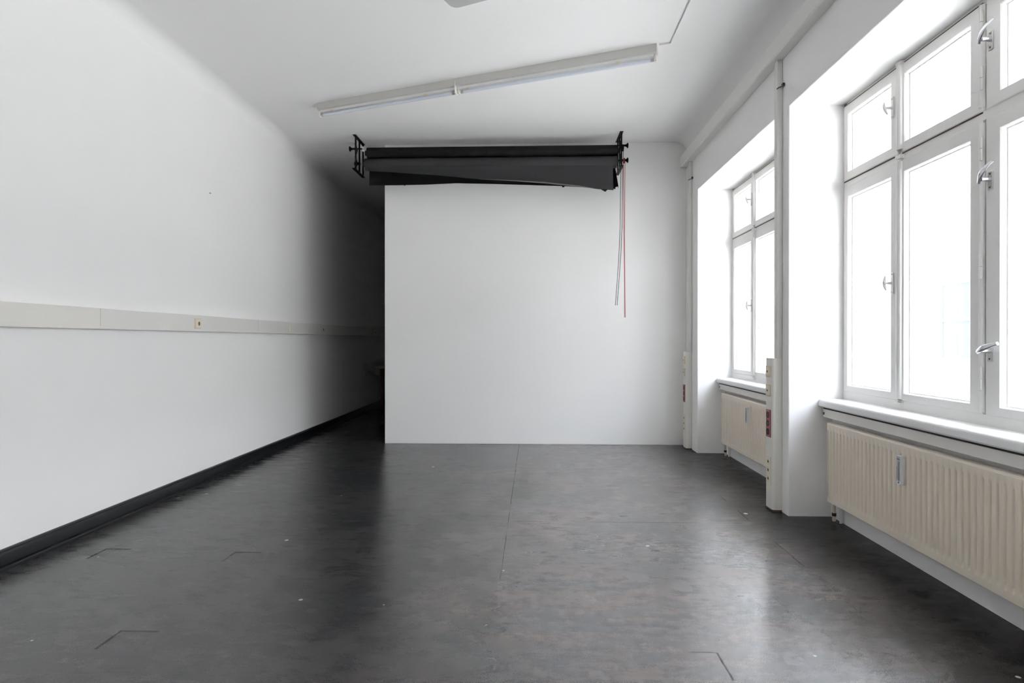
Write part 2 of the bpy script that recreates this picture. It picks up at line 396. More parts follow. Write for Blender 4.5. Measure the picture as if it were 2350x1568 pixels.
# ------------------------------------------------------------------ windows
FX = 2.09            # room face of the window frames
def sash(parent, y0, y1, z0, z1, gy0, gy1, gz0, gz1, x=FX, d=0.045):
    """casement: moulded frame with rebated pane"""
    bm = B()
    def ring(a, b):
        n = 4
        for k in range(n): bm.faces.new((a[k], a[(k+1) % n], b[(k+1) % n], b[k]))
    def loop(x_, Y0, Y1, Z0, Z1): return [bm.verts.new(p) for p in ((x_, Y0, Z0), (x_, Y1, Z0), (x_, Y1, Z1), (x_, Y0, Z1))]
    e = 0.004
    o0 = loop(x+e, y0, y1, z0, z1); o1 = loop(x, y0+e, y1-e, z0+e, z1-e)
    i0 = loop(x, gy0-.004, gy1+.004, gz0-.004, gz1+.004); i1 = loop(x+.006, gy0, gy1, gz0, gz1)
    i2 = loop(x+.028, gy0, gy1, gz0, gz1); i3 = loop(x+.030, gy0+.006, gy1-.006, gz0+.006, gz1-.006)
    i4 = loop(x+d, gy0+.006, gy1-.006, gz0+.006, gz1-.006); ob = loop(x+d, y0, y1, z0, z1)
    for a, b in ((ob, o0), (o0, o1), (o1, i0), (i0, i1), (i1, i2), (i2, i3), (i3, i4), (i4, ob)): ring(a, b)
    s = obj('sash', bm, 'frame_paint', parent)
    bm = B(); box(bm, x+.031, x+.035, gy0+.004, gy1-.004, gz0+.004, gz1-.004)
    obj('window_pane', bm, 'glass', s)
    return s
def hinge(s, y, z, h=0.10):
    bm = B(); tube(bm, [(FX-.007, y, z-h/2), (FX-.007, y, z-.002)], 0.0075, 8); tube(bm, [(FX-.007, y, z+.002), (FX-.007, y, z+h/2)], 0.0075, 8)
    for s_ in (-1, 1): bmesh.ops.create_uvsphere(bm, u_segments=8, v_segments=5, radius=0.0078, matrix=Matrix.Translation((FX-.007, y, z+s_*h/2)))
    obj('hinge', bm, 'frame_paint', s, smooth=True)
def lever_tee(s, y, z, tilt=0.0):
    """painted long plate with T-shaped grip"""
    bm = B(); box(bm, FX-.006, FX, y-.013, y+.013, z-.062, z+.062, .002, 1); hp = obj('handle_plate', bm, 'lever_painted', s)
    bm = B()
    for dz in (-.052, .052):
        tube(bm, [(FX-.0078, y, z+dz), (FX-.005, y, z+dz)], .005, 8)
    obj('screw', bm, 'plate_metal', s)
    bm = B(); tube(bm, [(FX-.006, y, z), (FX-.045, y+.004, z)], [.009, .007], 10)
    pts = []
    for k in range(9):
        t = k/8*2-1; zz = z + t*.042; pts.append((FX-.047 + .012*t*t, y+.004 + tilt*t + .006*t*t, zz))
    tube(bm, pts, [.003, .0055, .007, .0075, .008, .0075, .007, .0055, .003], 8)
    obj('handle', bm, 'lever_painted', s, smooth=True)
def lever_angle(s, y, z, ang):
    """short plate with chrome lever turned by ang in the plane of the window"""
    bm = B(); box(bm, FX-.006, FX, y-.015, y+.015, z-.050, z+.034, .002, 1); obj('handle_plate', bm, 'plate_metal', s)
    bm = B()
    for dz in (-.038, .024): tube(bm, [(FX-.0075, y, z+dz), (FX-.005, y, z+dz)], .0045, 8)
    obj('screw', bm, 'socket_dark', s)
    bm = B(); tube(bm, [(FX-.005, y, z), (FX-.045, y, z)], [.012, .010], 12)
    du = Vector((0, math.cos(ang), math.sin(ang))); nx = Vector((-1, 0, 0)); nv = du.cross(nx).normalized()
    L_ = []
    for k in range(9):
        t = k/8
        L_.append(Vector((FX-.048, y, z)) + du*(-.020 + .105*t) + nx*(.010*math.sin(PI*t) - .026*t*t*t*0) - nx*(.020*t**3))
    rings = []
    for i, p in enumerate(L_):
        t = i/8; wdt = .0115*(0.7 + .5*math.sin(PI*min(1, t*1.1))) ; th = .006
        rings.append([bm.verts.new(p + nv*(wdt*math.cos(a)) + nx*(th*math.sin(a))) for a in [2*PI*k/12 for k in range(12)]])
    for a, b_ in zip(rings, rings[1:]):
        for k in range(12): bm.faces.new((a[k], a[(k+1) % 12], b_[(k+1) % 12], b_[k]))
    bm.faces.new(rings[0]); bm.faces.new(rings[-1])
    tag(obj('handle', bm, 'chrome', s, smooth=True), 'chrome lever handle')

def window(name, label, yo, full=True):
    """yo shifts the unit along the wall; built for the opening 2.14..4.21"""
    w_ = thing(name, label, 'window', (0, 0, 0), kind='structure')
    a, b = 2.14, 4.21
    Z0, Z1 = 0.80, 2.79
    bm = B()   # fixed frame, box lining and transom
    x0, x1 = FX + .012, FX + .06
    box(bm, x0, x1, a, a+.03, Z0, Z1); box(bm, x0, x1, b-.03, b, Z0, Z1); box(bm, x0, x1, a, b, Z1-.03, Z1); box(bm, x0-.006, x1, a, b, Z0, Z0+.052)
    box(bm, x0-.004, x1, a, b, 2.222, 2.268, .003, 1)
    for ym in (2.905, 3.56): box(bm, x0+.004, x1, ym-.025, ym+.025, Z0, Z1)
    # lining between inner and outer window
    box(bm, x1, 2.36, a, a+.022, Z0, Z1); box(bm, x1, 2.36, b-.022, b, Z0, Z1); box(bm, x1, 2.36, a, b, Z1-.022, Z1); box(bm, x1, 2.40, a, b, Z0-.02, Z0+.03)
    obj('window_frame', bm, 'frame_paint', w_)
    bm = B()   # thin rusty-brown paint gaps along head and transom
    for (p0, p1) in ((2.93, 3.55), (3.585, 4.2)):
        box(bm, FX+.006, FX+.013, p0, p1, 2.770, 2.7745); box(bm, FX+.004, FX+.0095, p0, p1, 2.2585, 2.263)
    tag(obj('paint_gap', bm, 'rust', w_), 'brown gaps where paint has worn off')
    # sashes (lower, upper) x three
    lo = (0.852, 2.222, 0.897, 2.150); up = (2.266, 2.768, 2.323, 2.705)
    cols = [(3.585, 4.196, 3.655, 4.143), (2.925, 3.545, 3.005, 3.524), (2.165, 2.902, 2.240, 2.812)]
    for ci, (c0, c1, g0, g1) in enumerate(cols):
        for li, (z0, z1, h0, h1) in enumerate((lo, up)):
            s = sash(w_, c0, c1, z0, z1, g0, g1, h0, h1)
            if ci == 0: lever_tee(s, 3.632, 1.53 if li == 0 else 2.55, 0.004 if li == 0 else 0.018)
            if ci == 1:
                for zz in ((2.09, 1.54, 1.02) if li == 0 else (2.68, 2.42)): hinge(s, 2.921, zz)
            if ci == 2:
                if li == 0: lever_angle(s, 2.868, 1.935, PI - .95); lever_angle(s, 2.868, 1.150, PI - .40)
                else: lever_angle(s, 2.868, 2.575, PI - .95)
    # rounded cover strip where the two casements meet, in two lengths, with striker blocks
    for (z0, z1) in ((0.862, 2.215), (2.285, 2.768)):
        bm = B(); pts = [(FX+.001, -.024)] + [(FX-.014*math.sin(PI*k/8)-.004, -.024*math.cos(PI*k/8)) for k in range(9)] + [(FX+.001, .024)]
        prism(bm, [(x_, 3.562+y_) for x_, y_ in pts], 'z', z0, z1); obj('cover_strip', bm, 'frame_paint', w_, smooth=True)
    for zz in (2.248, 2.781, 0.838):
        bm = B(); box(bm, FX-.016, FX+.012, 3.535, 3.562, zz-.018, zz+.004, .002, 1); box(bm, FX-.014, FX+.012, 3.562, 3.590, zz-.012, zz+.010, .002, 1)
        obj('striker_block', bm, 'frame_paint', w_)
    bm = B(); pts = [(FX+.012, -.02)] + [(FX+.004-.010*math.sin(PI*k/6), -.014*math.cos(PI*k/6)) for k in range(7)] + [(FX+.012, .02)]
    prism(bm, [(x_, 2.936+y_*.8) for x_, y_ in pts], 'z', 0.86, 2.21); prism(bm, [(x_, 2.936+y_*.8) for x_, y_ in pts], 'z', 2.285, 2.765)
    obj('hinge_moulding', bm, 'frame_paint', w_, smooth=True)
    # outer window
    bm = B(); X0, X1 = 2.25, 2.29
    for (y0, y1) in ((a+.022, a+.08), (b-.08, b-.022), (2.87, 2.95), (3.52, 3.60)): box(bm, X0, X1, y0, y1, Z0+.03, Z1-.022)
    for (z0, z1) in ((Z0+.03, Z0+.10), (2.20, 2.29), (Z1-.08, Z1-.022)): box(bm, X0-.002, X1+.002, a+.022, b-.022, z0, z1)
    of = obj('outer_frame', bm, 'frame_paint', w_)
    bm = B()
    for (y0, y1) in ((a+.08, 2.87), (2.95, 3.52), (3.60, b-.08)):
        for (z0, z1) in ((Z0+.10, 2.20), (2.29, Z1-.08)): box(bm, 2.268, 2.272, y0, y1, z0, z1)
    obj('outer_pane', bm, 'glass', of)
    w_.location.y = yo
    return w_
w1 = window('window_1', 'tall white casement window nearest the camera, upper sashes above a transom', 0.0)
w2 = copy_tree(w1); w2.name = 'window_2'; w2.location.y = 2.31; w2['label'] = 'farther white casement window partly hidden by the cable duct'
w3 = copy_tree(w1); w3.name = 'added_window_3'; w3.location.y = -2.31; w3['label'] = 'unseen white casement window added beside the camera for more light'  # unseen window, added to bring more daylight into the near room

# ------------------------------------------------------------------ sills and boards over the radiators
def sill(y0, y1, label):
    bm = B(); x0 = 1.93; z1, z0 = 0.801, 0.748
    pts = [(FX+.10, z0), (x0+.006, z0), (x0, z0+.008)]
    for k in range(7):
        a = PI - k/6*PI/2; pts.append((x0+.020+.020*math.cos(a), z1-.020+.020*math.sin(a)))
    pts += [(FX+.10, z1)]
    prism(bm, pts, 'y', y0+.002, y1-.002 + .0)
    tag(obj('window_sill', bm, 'sill_paint', smooth=True), label, 'window sill', 'white sills under the windows')
def fascia(y0, y1, label):
    f = thing('radiator_fascia', label, 'board', (1.956, (y0+y1)/2, 0.7), 'boards under the sills')
    def ob(n, bm_, m, bv=0):
        bmesh.ops.translate(bm_, verts=bm_.verts[:], vec=-Vector(f.location)); return obj(n, bm_, m, f, bevel=bv)
    bm = B(); box(bm, 1.956, 1.972, y0+.012, y1-.008, 0.679, 0.734, .0025, 2); ob('board', bm, 'fascia_paint')
    bm = B(); box(bm, 1.960, 1.968, y0+.014, y1-.010, .734, .748); tag(ob('gap_shade_strip', bm, 'socket_hole'), 'black strip painting the shade into the gap under the sill')  # black colour stands in for the shade between sill and board
    for yy in (y0+.03, (y0+y1)/2, y1-.03):
        bm = B(); box(bm, 1.972, NX, yy-.012, yy+.012, .690, .720); box(bm, NX-.004, NX, yy-.02, yy+.02, .68, .73); ob('bracket', bm, 'plate_metal')
    bm = B(); box(bm, 1.9535, 1.957, y1-.030, y1-.016, .695, .712); tag(ob('slot', bm, 'socket_dark'), 'dark slot at the end of the board')
def radiator(y0, y1, ym, label):
    xf, xb, z0, z1 = 1.942, 1.992, 0.128, 0.647
    r = thing('panel_radiator', label, 'radiator', (xb, (y0+y1)/2, z0), 'panel radiators under the windows')
    off = -Vector(r.location)
    def ob(n, bm_, m, par=None, sm=False):
        bmesh.ops.translate(bm_, verts=bm_.verts[:], vec=off); return obj(n, bm_, m, par or r, smooth=sm)
    # ribbed front panel
    bm = B(); pitch = 0.0417; n = int(round((y1-y0-.03)/pitch)); pitch = (y1-y0-.03)/n
    prof = [(0.0, 0), (0.08, .08), (0.16, .82), (0.22, 1), (0.72, 1), (0.78, .82), (0.86, .08), (0.95, 0)]
    Y = [(y0, 0), (y0+.008, 0)]
    for k in range(n):
        for t, h in prof: Y.append((y0+.015+(k+t)*pitch, h))
    Y += [(y1-.015, 0), (y1, 0)]
    Z = [(z0, .5, 0), (z0+.004, 0, 0), (z0+.034, 0, 0), (z0+.040, 0, .0), (z0+.052, 0, .65), (z0+.062, 0, 1), (z1-.062, 0, 1), (z1-.052, 0, .65), (z1-.042, 0, 0), (z1-.006, 0, 0), (z1, .45, 0)]
    rows = []
    for z, rd, env in Z:
        rows.append([bm.verts.new((xf + .011*(1 - h)*env + rd*.010 + (0.0 if 0 < i < len(Y)-1 else .004), y, z)) for i, (y, h) in enumerate(Y)])
    # band rows stand proud like the ribs
    for a, b_ in zip(rows, rows[1:]):
        for k in range(len(a)-1): bm.faces.new((a[k], a[k+1], b_[k+1], b_[k]))
    fp = ob('front_panel', bm, 'radiator_enamel', sm=True)
    bm = B(); box(bm, xf+.012, xb-.012, y0+.01, y1-.01, z0+.01, z1-.012)
    for k in range(n*2): 
        yy = y0+.02+k*(y1-y0-.04)/(n*2); box(bm, xb-.012, xb, yy, yy+.002, z0+.05, z1-.05)
    ob('convector', bm, 'radiator_enamel')
    bm = B(); box(bm, xf+.003, xb, y0, y1, z1-.002, z1+.004, .0015, 1); box(bm, xb-.002, xb, y0, y1, z1-.03, z1)
    ob('top_cover', bm, 'radiator_enamel')
    for ya, yb in ((y0-.0, y0+.004), (y1-.004, y1)):
        bm = B(); box(bm, xf+.004, xb, ya, yb, z0+.002, z1, .001, 1); ob('side_cover', bm, 'radiator_enamel')
    # wall brackets
    for yy in (y0+.25, y1-.25):
        bm = B(); box(bm, xb, NX, yy-.015, yy+.015, z1-.12, z1-.06); ob('wall_bracket', bm, 'radiator_enamel')
    # pipe and valve at the far end
    bm = B(); tube(bm, [(1.975, y1-.035, z0+.02), (1.975, y1-.035, .055), (1.978, y1-.030, .030), (1.985, y1-.015, .004)], .011, 10); ob('pipe', bm, 'radiator_enamel', sm=True)
    bm = B(); tube(bm, [(2.0, y1-.075, z0+.03), (2.0, y1-.075, 0.002)], .009, 10); ob('pipe', bm, 'frame_paint', sm=True)
    bm = B(); tube(bm, [(1.975, y1-.035, .060), (1.975, y1-.035, .040)], .014, 8); ob('pipe_nut', bm, 'rust')
    # heat meter
    zb = (0.437, 0.590)
    bm = B(); box(bm, xf-.020, xf+.003, ym-.022, ym+.022, zb[0], zb[1], .003, 2); hm = tag(ob('heat_meter', bm, 'white_plastic'), 'white heat cost meter')
    bm = B(); box(bm, xf-.0212, xf-.0195, ym-.015, ym+.016, zb[0]+.018, zb[1]-.006, .0004, 1); ob('meter_window', bm, 'meter_grey', hm)
    bm = B(); box(bm, xf-.0222, xf-.021, ym-.006, ym-.0015, zb[0]+.022, zb[1]-.032); box(bm, xf-.0222, xf-.021, ym-.010, ym+.012, zb[1]-.022, zb[1]-.018); box(bm, xf-.0222, xf-.021, ym+.011, ym+.012, zb[0]+.03, zb[1]-.06); ob('meter_scale', bm, 'meter_black', hm)
    bm = B(); prism(bm, [(ym-.001+.004*math.cos(k*PI/6), zb[0]+.011+.0045*math.sin(k*PI/6)) for k in range(12)], 'x', xf-.0222, xf-.019); ob('meter_seal', bm, 'meter_blue', hm)
for (a, b), wn in zip(OPEN[:2], ('nearest', 'far')):
    sill(a, b, 'thick white sill under the %s window' % wn)
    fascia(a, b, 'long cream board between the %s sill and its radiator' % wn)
radiator(2.36, 4.120, 3.285, 'cream ribbed panel radiator with heat meter under the nearest window')
radiator(4.67, 6.400, 5.595, 'cream ribbed panel radiator under the far window, half hidden by a duct')

# ------------------------------------------------------------------ cable ducts of the right wall
bm = B()
prism(bm, [(RX-.001, 3.147), (1.664, 3.147), (1.655, 3.156), (1.655, 3.268), (1.663, 3.276), (RX-.001, 3.276)], 'y', -2.45, 6.96)
hb = thing('cable_duct', 'long cream horizontal cable duct high on the window wall', 'cable duct', (RX, 2, 3.2))
bmesh.ops.translate(bm, verts=bm.verts[:], vec=-Vector(hb.location)); obj('duct_body', bm, 'beam_paint', hb, smooth=True)
bm = B(); box(bm, 1.652, RX-.001, 6.94, 6.968, 3.142, 3.282, .002, 1); bmesh.ops.translate(bm, verts=bm.verts[:], vec=-Vector(hb.location)); obj('end_cap', bm, 'beam_paint', hb)

def sock_ring(bm, y, z, x, r, sides=16, d=.002):
    prism(bm, [(y+r*math.cos(2*PI*k/sides), z+r*math.sin(2*PI*k/sides)) for k in range(sides)], 'x', x-d, x+.001)
def column_duct(y0, label):
    """service column: rounded box below, slim duct above, sockets on the room side; y0 = near face"""
    c = thing('service_column', label, 'socket column', (RX, y0+.06, 0), 'socket columns on the window piers')
    off = -Vector(c.location)
    def ob(n, bm_, m, par=None, sm=False):
        bmesh.ops.translate(bm_, verts=bm_.verts[:], vec=off); return obj(n, bm_, m, par or c, smooth=sm)
    xf = 1.664; y1 = y0+.122
    bm = B(); pts = [(RX-.001, y1), (xf+.003, y1), (xf, y1-.003)]
    pts += [(xf, y0+.022)]
    for k in range(1, 7):
        a = PI + k/6*PI/2; pts.append((xf+.022+.022*math.cos(a), y0+.022+.022*math.sin(a)))
    pts += [(RX-.001, y0)]
    prism(bm, pts, 'z', .012, 1.070); body = ob('column_body', bm, 'duct_plastic_old', sm=True)
    bm = B(); box(bm, 1.690, RX-.001, y0-.004, y0+.048, 1.070, 3.147, .005, 2); ob('upper_duct', bm, 'duct_plastic', sm=True)
    bm = B(); box(bm, xf+.002, RX-.001, y0+.002, y1-.002, 0.0, .012); ob('foot_gap', bm, 'socket_dark')
    bm = B(); tube(bm, [(1.684, y0-.012, 2.940), (1.700, y0-.014, 2.950), (1.742, y0-.016, 2.962)], .004, 6); tube(bm, [(1.737, y0-.030, 2.962), (1.717, y0-.030, 2.962)], .009, 8); box(bm, 1.715, RX, y0-.038, y0-.012, 2.950, 2.974, .002, 1)
    tag(ob('duct_clip', bm, 'dark_metal'), 'small dark metal clip')
    yc = y0+.072
    for zc in (.977, .842):        # data outlets
        bm = B(); box(bm, xf-.008, xf+.001, yc-.036, yc+.038, zc-.040, zc+.040, .002, 1); s = ob('data_outlet', bm, 'socket_beige')
        bm = B(); box(bm, xf-.010, xf-.0075, yc-.022, yc+.027, zc-.028, zc+.028, .001, 1); ob('outlet_insert', bm, 'socket_cream', s)
        bm = B(); box(bm, xf-.0108, xf-.0095, yc-.006, yc+.010, zc-.008, zc+.006); ob('outlet_hole', bm, 'socket_hole', s)
    bm = B(); box(bm, xf-.006, xf+.001, yc-.038, yc+.038, .512, .706, .002, 1); s = tag(ob('red_socket_strip', bm, 'socket_red'), 'dark red triple power socket')
    bm = B()
    for zc in (.668, .609, .550): sock_ring(bm, yc, zc, xf-.006, .024, 20, .0012)
    ob('socket_well', bm, 'socket_hole', s)
    bm = B()
    for zc in (.668, .609, .550): box(bm, xf-.0085, xf-.007, yc-.009, yc+.009, zc-.004, zc+.004)
    ob('socket_insert', bm, 'socket_dark', s)
    bm = B(); box(bm, xf-.004, xf+.001, yc-.038, yc+.038, .170, .372, .002, 1); s = ob('socket_strip', bm, 'socket_cream')
    bm = B()
    for zc in (.336, .276, .216): sock_ring(bm, yc, zc, xf-.004, .021, 20, .0012)
    ob('socket_well', bm, 'socket_beige', s)
    bm = B()
    for zc in (.336, .276, .216):
        for dz in (-.0, ): box(bm, xf-.0068, xf-.005, yc-.012, yc+.006, zc-.005, zc+.010)
    ob('socket_pins', bm, 'socket_dark', s)
column_duct(4.312, 'cream socket column between the two windows, slim duct rising above it')
column_duct(6.735, 'cream socket column in the far corner beside the partition')

# ------------------------------------------------------------------ dado trunking on the left wall
tr = thing('wall_trunking', 'cream cable trunking running along the left wall at waist height', 'cable trunking', (LX, 4, 1.27))
def ot(n, bm_, m, par=None):
    bmesh.ops.translate(bm_, verts=bm_.verts[:], vec=-Vector(tr.location)); return obj(n, bm_, m, par or tr)
TX = -2.742
segs = [(-2.45, 3.768, 'duct_plastic_old'), (3.770, 5.980, 'duct_plastic'), (5.982, 7.93, 'duct_plastic'), (7.932, 12.9, 'duct_plastic')]
for a, b, m in segs:
    bm = B(); box(bm, LX, TX, a, b, 1.268, 1.400, .003, 2); ot('trunking_length', bm, m)
for y in (3.769, 5.981):
    bm = B(); box(bm, LX, TX+.0005, y-.006, y+.006, 1.267, 1.290, .001, 1); ot('joint_clip', bm, 'duct_plastic')
def wsock(y, plate='socket_beige', well=True):
    z = 1.332; d = .040
    bm = B(); box(bm, TX-.002, TX+.004, y-.045, y+.045, z-.042, z+.042, .002, 1); s = ot('wall_socket', bm, plate)
    if well:
        bm = B(); box(bm, TX+.003, TX+.006, y-.030, y+.038, z-.036, z+.036, .001, 1); ot('socket_face', bm, 'socket_cream', s)
        bm = B(); prism(bm, [(y+.012+.019*math.cos(k*PI/10), z+.021*math.sin(k*PI/10)) for k in range(20)], 'x', TX+.004, TX+.0066); ot('socket_well', bm, 'socket_beige', s)
        bm = B(); prism(bm, [(y+.012+.013*math.cos(k*PI/10), z+.016*math.sin(k*PI/10)) for k in range(20)], 'x', TX+.006, TX+.0072); ot('socket_pins', bm, 'socket_dark', s)
wsock(4.885); wsock(6.80, 'socket_cream', False); wsock(7.84); wsock(10.46)

bm = B(); tube(bm, [(LX, 5.15, 2.462), (LX+.014, 5.15, 2.458)], [.006, .004], 8)
tag(obj('wall_plug', bm, 'dull_grey'), 'tiny grey wall plug high on the left wall', 'wall plug')
bm = B(); tube(bm, [(LX, 10.0, .78), (LX+.012, 10.0, .78)], .010, 8)
tag(obj('wall_hook', bm, 'plate_metal'), 'upper small metal knob on the dark passage wall', 'hook', 'small knobs in the passage')
bm = B(); tube(bm, [(LX, 10.0, .62), (LX+.012, 10.0, .62)], .010, 8)
tag(obj('wall_hook', bm, 'plate_metal'), 'lower small metal knob on the dark passage wall', 'hook', 'small knobs in the passage')

# ------------------------------------------------------------------ table in the dark passage
tb = thing('work_table', 'dark table standing in the unlit passage behind the partition', 'table', (-2.0, 10.5, 0))
def tbo(n, bm_, m):
    bmesh.ops.translate(bm_, verts=bm_.verts[:], vec=-Vector(tb.location)); return obj(n, bm_, m, tb)
bm = B(); box(bm, -2.66, -1.4, 10.15, 10.95, .715, .755, .003, 1); tbo('tabletop', bm, 'table_top')
for x_, y_ in ((-2.55, 10.2), (-1.5, 10.2), (-2.55, 10.85), (-1.5, 10.85)):
    bm = B(); box(bm, x_-.03, x_+.03, y_-.03, y_+.03, 0, .715, .002, 1); tbo('leg', bm, 'table_leg')

# ------------------------------------------------------------------ paper rolls under the ceiling
RY = 6.72
def bracket(xc, sgn, label, red):
    t = thing('backdrop_bracket', label, 'bracket', (xc, 6.82, CZ), 'ceiling brackets of the paper rolls')
    off = -Vector(t.location)
    def ob(n, bm_, m, sm=False):
        bmesh.ops.translate(bm_, verts=bm_.verts[:], vec=off); return obj(n, bm_, m, t, smooth=sm)
    bm = B(); box(bm, xc-.018, xc+.018, 6.62, 6.985, CZ-.006, CZ, .001, 1); ob('ceiling_plate', bm, 'black_steel')
    bm = B(); box(bm, xc-.018, xc+.018, 6.60, 6.985, 3.070, 3.078, .001, 1); ob('lower_bar', bm, 'black_steel')
    for y in (6.665, 6.81, 6.955):
        bm = B(); box(bm, xc-.004, xc+.010, y-.012, y+.012, 3.078, CZ-.006, .001, 1); ob('upright', bm, 'black_steel')
    for z in (3.30, 3.16):       # hooks: curved cradle on front upright
        bm = B(); tube(bm, [(xc, 6.66, z+.06), (xc-.0*sgn, 6.70, z+.035), (xc, 6.735, z), (xc, 6.71, z-.03), (xc, 6.665, z-.045)], .008, 8); ob('cradle_hook', bm, 'black_steel', True)
    for z in ((3.326, 3.165) if sgn > 0 else (3.322,)):
        bm = B(); tube(bm, [(xc+sgn*.02, RY, z), (xc+sgn*.045, RY, z)], [.014, .010], 10); tube(bm, [(xc-sgn*.06, RY, z), (xc+sgn*.05, RY, z)], .008, 8)
        tube(bm, [(xc+sgn*.045, RY, z), (xc+sgn*.065, RY, z), (xc+sgn*.076, RY, z), (xc+sgn*.083, RY, z)], [.010, .016, .030, .027], 14)
        tag(ob('clamp_knob', bm, 'black_steel', True), 'flared black clamping knob')
    if sgn < 0:
        bm = B(); tube(bm, [(xc+.04, RY, 3.155), (xc-.025, RY, 3.160)], [.012, .022], 10); ob('roller_end', bm, 'black_steel', True)
        bm = B(); tube(bm, [(xc+.085, 6.66, 3.325), (xc+.085, 6.66, 3.305)], .011, 10); bmesh.ops.create_uvsphere(bm, u_segments=10, v_segments=6, radius=.013, matrix=Matrix.Translation((xc+.087, 6.66, 3.285)))
        tag(ob('chain_weight', bm, 'white_plastic', True), 'white bead end')
    else:
        bm = B(); tube(bm, [(xc+.018, RY, 3.293), (xc+.034, RY, 3.293)], .030, 16); ob('chain_wheel', bm, 'black_steel', True)
        bm = B(); tube(bm, [(xc+.030, RY, 3.160), (xc+.046, RY, 3.160)], .030, 16); tag(ob('chain_wheel', bm, 'red_plastic', True), 'dark red chain wheel')
    return t
bracket(-1.965, -1, 'black steel ceiling bracket at the left end of the rolls', False)
bracket(0.948, 1, 'black steel ceiling bracket at the right end of the rolls with chain wheels', True)

def rl(name, label, m, z, r, x0, x1):
    t = thing(name, label, 'paper roll', (-.45, RY, z), 'backdrop rolls under the ceiling')
    def ob(n, bm_, mm, sm=True):
        bmesh.ops.translate(bm_, verts=bm_.verts[:], vec=-Vector(t.location)); return obj(n, bm_, mm, t, smooth=sm)
    bm = B(); tube(bm, [(x0, RY, z), (x1, RY, z)], r, 40); ob('wound_paper', bm, m)
    bm = B(); tube(bm, [(x0-.025, RY, z), (x1+.02, RY, z)], .028, 20); ob('cardboard_core', bm, 'black_steel')
    return t, ob
t, ob = rl('backdrop_roll', 'upper black paper roll, touching just below the ceiling', 'black_paper', 3.271, .060, -1.845, .910)
# black sheet hanging behind
def sheet(ob, name, m, top, bot, y_top, y_bot, ncol=48, nrow=14, curl=None, th=.0015, wave=.006):
    bm = B(); rows = []
    xb = [p[0] for p in bot]
    def zb(x):
        for (xa, za), (xb_, zb_) in zip(bot, bot[1:]):
            if xa <= x <= xb_: return za + (zb_-za)*(x-xa)/(xb_-xa)
        return bot[-1][1] if x > bot[-1][0] else bot[0][1]
    x0, x1 = bot[0][0], bot[-1][0]
    for j in range(nrow+1):
        v = j/nrow; row = []
        for i in range(ncol+1):
            u = i/ncol; x = x0 + (x1-x0)*u
            z = top*(1-v) + zb(x)*v
            y = y_top*(1-v) + y_bot*v + wave*math.sin(u*7+.5)*v
            if curl: y += curl(u, v)
            if name.startswith('front'): x = x
            row.append(bm.verts.new((x, y, z)))
        rows.append(row)
    for a, b in zip(rows, rows[1:]):
        for k in range(ncol): bm.faces.new((a[k], a[k+1], b[k+1], b[k]))
    bmesh.ops.recalc_face_normals(bm, faces=bm.faces[:])
    r = bmesh.ops.extrude_face_region(bm, geom=bm.faces[:])
    for v in r['geom']:
        if isinstance(v, bmesh.types.BMVert): v.co.y += th
    return ob(name, bm, m)
bs = sheet(ob, 'hanging_sheet', 'black_paper', 3.27, [(-1.850, 2.936), (-1.5, 2.936), (-1.195, 2.940), (-.87, 2.951), (-.46, 2.938), (.05, 2.918), (.363, 2.906), (.70, 2.885), (.905, 2.872)], RY+.060, 6.80, curl=lambda u, v: .02*math.sin(PI*v))
for x, z in ((-1.44, 2.932), (.33, 2.896)):
    bm = B(); prism(bm, [(x-.028, z+.012), (x-.006, z-.010), (x+.022, z+.010)], 'y', 6.778, 6.781); ob('tape_tab', bm, 'black_paper')
# flared end of the black sheet, right
bm = B(); vs = []
for k in range(9):
    v = k/8; z = 3.06*(1-v)+2.868*v
    vs.append((bm.verts.new((.868, 6.78-.03*v, z)), bm.verts.new((.898+.022*v, 6.74-.06*v, z+.003)), bm.verts.new((.905+.024*v, 6.80-.02*v, z))))
for a, b in zip(vs, vs[1:]):
    for k in range(2): bm.faces.new((a[k], a[k+1], b[k+1], b[k]))
bmesh.ops.solidify(bm, geom=bm.faces[:], thickness=.0015)
ob('curled_side', bm, 'black_paper')

t, ob = rl('backdrop_roll', 'lower charcoal paper roll with its sheet hanging askew in front', 'charcoal_paper', 3.146, .065, -1.870, .905)
fb = [(-1.828, 3.052), (-1.60, 3.040), (-1.38, 3.022), (-1.07, 3.000), (-.593, 2.948), (-.2, 2.925), (.118, 2.903), (.495, 2.862), (.659, 2.836), (.72, 2.829), (.861, 2.820)]
sheet(ob, 'hanging_sheet', 'charcoal_paper', 3.105, fb, RY-.046, 6.635, curl=lambda u, v: .012*math.sin(PI*v))
bm = B(); pts = []
for x, z in fb[4:9]: pts.append((x, 6.630 + .006*math.sin((x-.118)*5+.5), z+.002))
tube(bm, pts, [.002, .005, .008, .008, .002], 8); tag(ob('curled_hem', bm, 'paper_edge'), 'lighter curled hem')
bm = B(); prism(bm, [(.72, 2.830), (.772, 2.800), (.80, 2.826)], 'y', 6.632, 6.634); ob('tape_tab', bm, 'black_paper')

